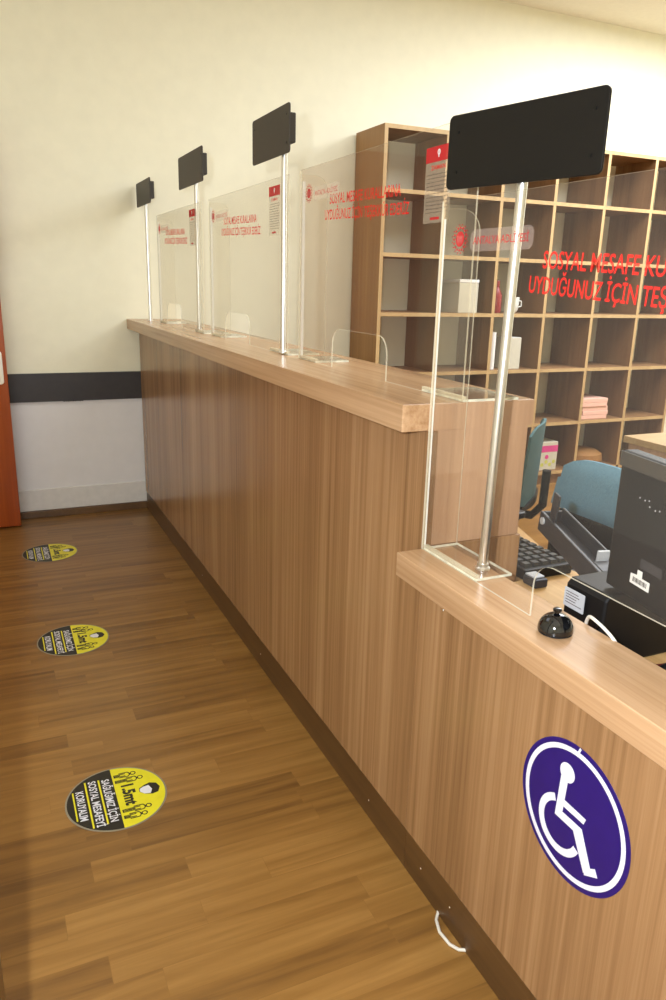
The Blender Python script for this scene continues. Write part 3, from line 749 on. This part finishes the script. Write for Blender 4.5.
mb = MB(); mb.box(SX0+TH, SX1, SY0+.03, SY0+.048, 0, .0748); mb.build('plinth', M['shelf'], bk)
for i in range(1, NC): board('divider', SX0+PITCH*i, SX0+PITCH*i+TH, ZR[0]+TH, ZTOP-TH, True)
for i in range(NC):
    x0 = SX0+PITCH*i+TH; x1 = SX0+PITCH*(i+1)
    for k, z in enumerate(ZR): board('shelf_board', x0, x1, z, z+TH, False)
def cell(c, r): return SX0+PITCH*c+TH, ZR[r]+TH

# things on the shelves
x, z = cell(4, 1)
for i in range(5):
    mb = MB(); a = .012*random.uniform(-1, 1); yy = 4.06+random.uniform(-.006, .006)
    mb.box(x+.03+a, x+.26+a, yy, yy+.28, z+.0005+.029*i, z+.0285+.029*i)
    tag(mb.build('paper_ream', M['pink'], bevel=.002), ['pink paper ream lying at the bottom of the shelf stack', 'pink paper ream second from the bottom of the shelf stack', 'pink paper ream in the middle of the shelf stack', 'pink paper ream second from the top of the shelf stack', 'pink paper ream on top of the shelf stack'][i], 'paper', 'pink paper stacked in the shelf')
x, z = cell(4, 0)
hb = thing('wicker_basket', 'round brown wicker basket lying in the lowest shelf compartment', 'basket', (x+.19, 4.2, z))
mb = MB(); mb.lathe([(.12, .0), (.15, .008), (.16, .03), (.155, .05)], (x+.19, 4.2, z+.0005), 32); mb.build('basket_bowl', M['wicker'], hb, smooth=True)
mb = MB(); mb.lathe([(.155, .05), (.15, .075), (.11, .10), (.05, .112), (.0, .114)], (x+.19, 4.2, z+.0005), 32); mb.build('basket_lid', M['wicker'], hb, smooth=True)
gt = thing('desk_gadget', 'small grey gadget lying on the brown wicker basket', 'gadget', (x+.10, 4.33, z))
mb = MB(); mb.box(x+.02, x+.06, 4.325, 4.37, z+.0005, z+.11); mb.build('stand', M['lightgrey'], gt, bevel=.004)
mb = MB(); mb.box(x+.01, x+.09, 4.325, 4.37, z+.111, z+.13); mb.build('head', M['darkgrey'], gt, bevel=.004)
gt['label'] = 'small grey gadget standing behind the brown wicker basket'
x, z = cell(3, 0); x += .065
pb = thing('tissue_box', 'white carton with magenta stripe in the lowest shelf beside the teal chair', 'box', (x+.10, 4.15, z))
mb = MB(); mb.box(x+.045, x+.19, 4.06, 4.22, z+.0005, z+.20); mb.build('carton', M['boxwhite'], pb, bevel=.003)
mb = MB(); mb.box(x+.044, x+.191, 4.059, 4.221, z+.13, z+.175); mb.build('stripe', M['magenta'], pb)
mb = MB()
for i in range(4): mb.prism(circ(.014, 12, (.045+.033*i, .04+.02*(i % 2))), (V((x+.02, 4.0599, z)), X, Z, -Y), .0006)
mb.build('printed_dots', M['yellowgreen'], pb)
mb = MB(); mb.prism(circ(.016, 14, (.08, .095)), (V((x+.02, 4.0599, z)), X, Z, -Y), .0007); mb.build('printed_flower', M['magenta'], pb)
x, z = cell(2, 3)
rb = thing('red_bottle', 'dark red bottle on the shelf left of the big chrome pole', 'bottle', (x+.06, 4.15, z))
mb = MB(); mb.lathe([(.03, 0), (.034, .01), (.034, .11), (.02, .14), (.013, .16)], (x+.075, 4.12, z+.0005), 20); mb.build('bottle_body', M['redbottle'], rb, smooth=True)
mb = MB(); mb.lathe([(.014, .16), (.015, .165), (.015, .195), (.012, .20)], (x+.075, 4.12, z+.0005), 18); mb.build('bottle_cap', M['redbottle'], rb, smooth=True)
cu = thing('white_cup', 'white cup on the shelf right behind the big chrome pole', 'cup', (x+.20, 4.12, z))
mb = MB(); mb.lathe([(.025, 0), (.04, .02), (.045, .06), (.046, .10), (.041, .10), (.038, .03), (.0, .012)], (x+.20, 4.12, z+.0005), 24); mb.build('cup_body', M['ceramic'], cu, smooth=True)
mb = MB(); mb.tube([(x+.245, 4.12, z+.08), (x+.272, 4.12, z+.075), (x+.275, 4.12, z+.045), (x+.243, 4.12, z+.035)], .005, 8); mb.build('cup_handle', M['ceramic'], cu, smooth=True)
x, z = cell(2, 2)
wb = thing('white_carton', 'upright white carton in the shelf compartment below the red bottle', 'box', (x+.22, 4.12, z))
mb = MB(); mb.box(x+.155, x+.265, 4.07, 4.19, z+.0005, z+.20); mb.build('carton', M['boxwhite'], wb, bevel=.002)
mb = MB(); mb.box(x+.157, x+.263, 4.072, 4.188, z+.20, z+.203); mb.build('flap', M['paper'], wb)
rl = thing('paper_roll', 'slim white paper roll standing at the left of the white carton', 'paper', (x+.035, 4.1, z))
mb = MB(); mb.lathe([(.022, 0), (.022, .235)], (x+.05, 4.09, z+.0005), 18); mb.build('roll', M['paper'], rl, smooth=True)
mb = MB(); mb.lathe([(.007, 0), (.007, .005)], (x+.05, 4.09, z+.2356), 12); mb.build('core', M['beige'], rl)
x, z = cell(1, 3)
wb = thing('archive_box', 'pale archive box in the shelf behind the near acrylic guard', 'box', (x+.24, 4.15, z))
mb = MB(); mb.box(x+.16, x+.30, 4.07, 4.30, z+.0005, z+.18); mb.build('box_body', M['boxwhite'], wb, bevel=.002)
mb = MB(); mb.box(x+.158, x+.302, 4.068, 4.302, z+.181, z+.20); mb.build('box_lid', M['paper'], wb, bevel=.002)

# ------------------------------------------------------------------ light
def area(name, loc, sx, sy, power, col, rot=(0, 0, 0)):
    l = bpy.data.lights.new(name, 'AREA'); l.shape = 'RECTANGLE'; l.size = sx; l.size_y = sy; l.energy = power; l.color = col
    o = bpy.data.objects.new(name, l); COL.objects.link(o); o.location = loc; o.rotation_euler = rot; return o
WARM = (.90, .97, 1.08)
LM = 1.0
area('ceiling_lamp', (-.4, 2.6, 2.97), 1.2, 1.2, 8*LM, WARM)
area('ceiling_lamp', (2.4, 2.4, 2.97), 1.6, 1.2, 48*LM, WARM)
area('ceiling_lamp', (4.2, 2.9, 2.97), 1.6, 1.2, 138*LM, WARM)
# camera
CR = V((.91205, -.40922, .02562)); CF = V((.40064, .87327, -.27753)); CU = V((.0912, .26338, .9603))
CR = V((0.9116606085319923, -0.41014103757315745, 0.0256761396921601)); CF = V((0.40065213082001605, 0.8731963226606992, -0.27749964353348794)); CU = V((0.09139368096568948, 0.2632726939700469, 0.9603825715251687))
CAM = V((0, 0, 1.32518040694377)); FPX = 754.0753051532747
cam = bpy.data.cameras.new('camera'); cam.sensor_width = 36; cam.lens = FPX*36/1000; cam.clip_start = .02
co = bpy.data.objects.new('camera', cam); COL.objects.link(co)
co.matrix_world = Matrix(((CR.x, CU.x, -CF.x, CAM.x), (CR.y, CU.y, -CF.y, CAM.y), (CR.z, CU.z, -CF.z, CAM.z), (0, 0, 0, 1)))
S.camera = co
fl = bpy.data.lights.new('camera_flash', 'POINT'); fl.energy = 118; fl.color = (.90, .98, 1.12); fl.shadow_soft_size = .012
fo = bpy.data.objects.new('camera_flash', fl); COL.objects.link(fo); fo.location = CAM-CR*.10+CU*.06
w = bpy.data.worlds.new('world'); S.world = w; w.use_nodes = True
w.node_tree.nodes['Background'].inputs[0].default_value = (1, .93, .8, 1); w.node_tree.nodes['Background'].inputs[1].default_value = .3
S.view_settings.view_transform = 'Standard'; S.view_settings.look = 'None'; S.view_settings.gamma = 1; S.view_settings.exposure = 0
S.view_settings.use_curve_mapping = False
S.cycles.transparent_max_bounces = 48; S.cycles.max_bounces = 10; S.cycles.diffuse_bounces = 5; S.cycles.glossy_bounces = 4
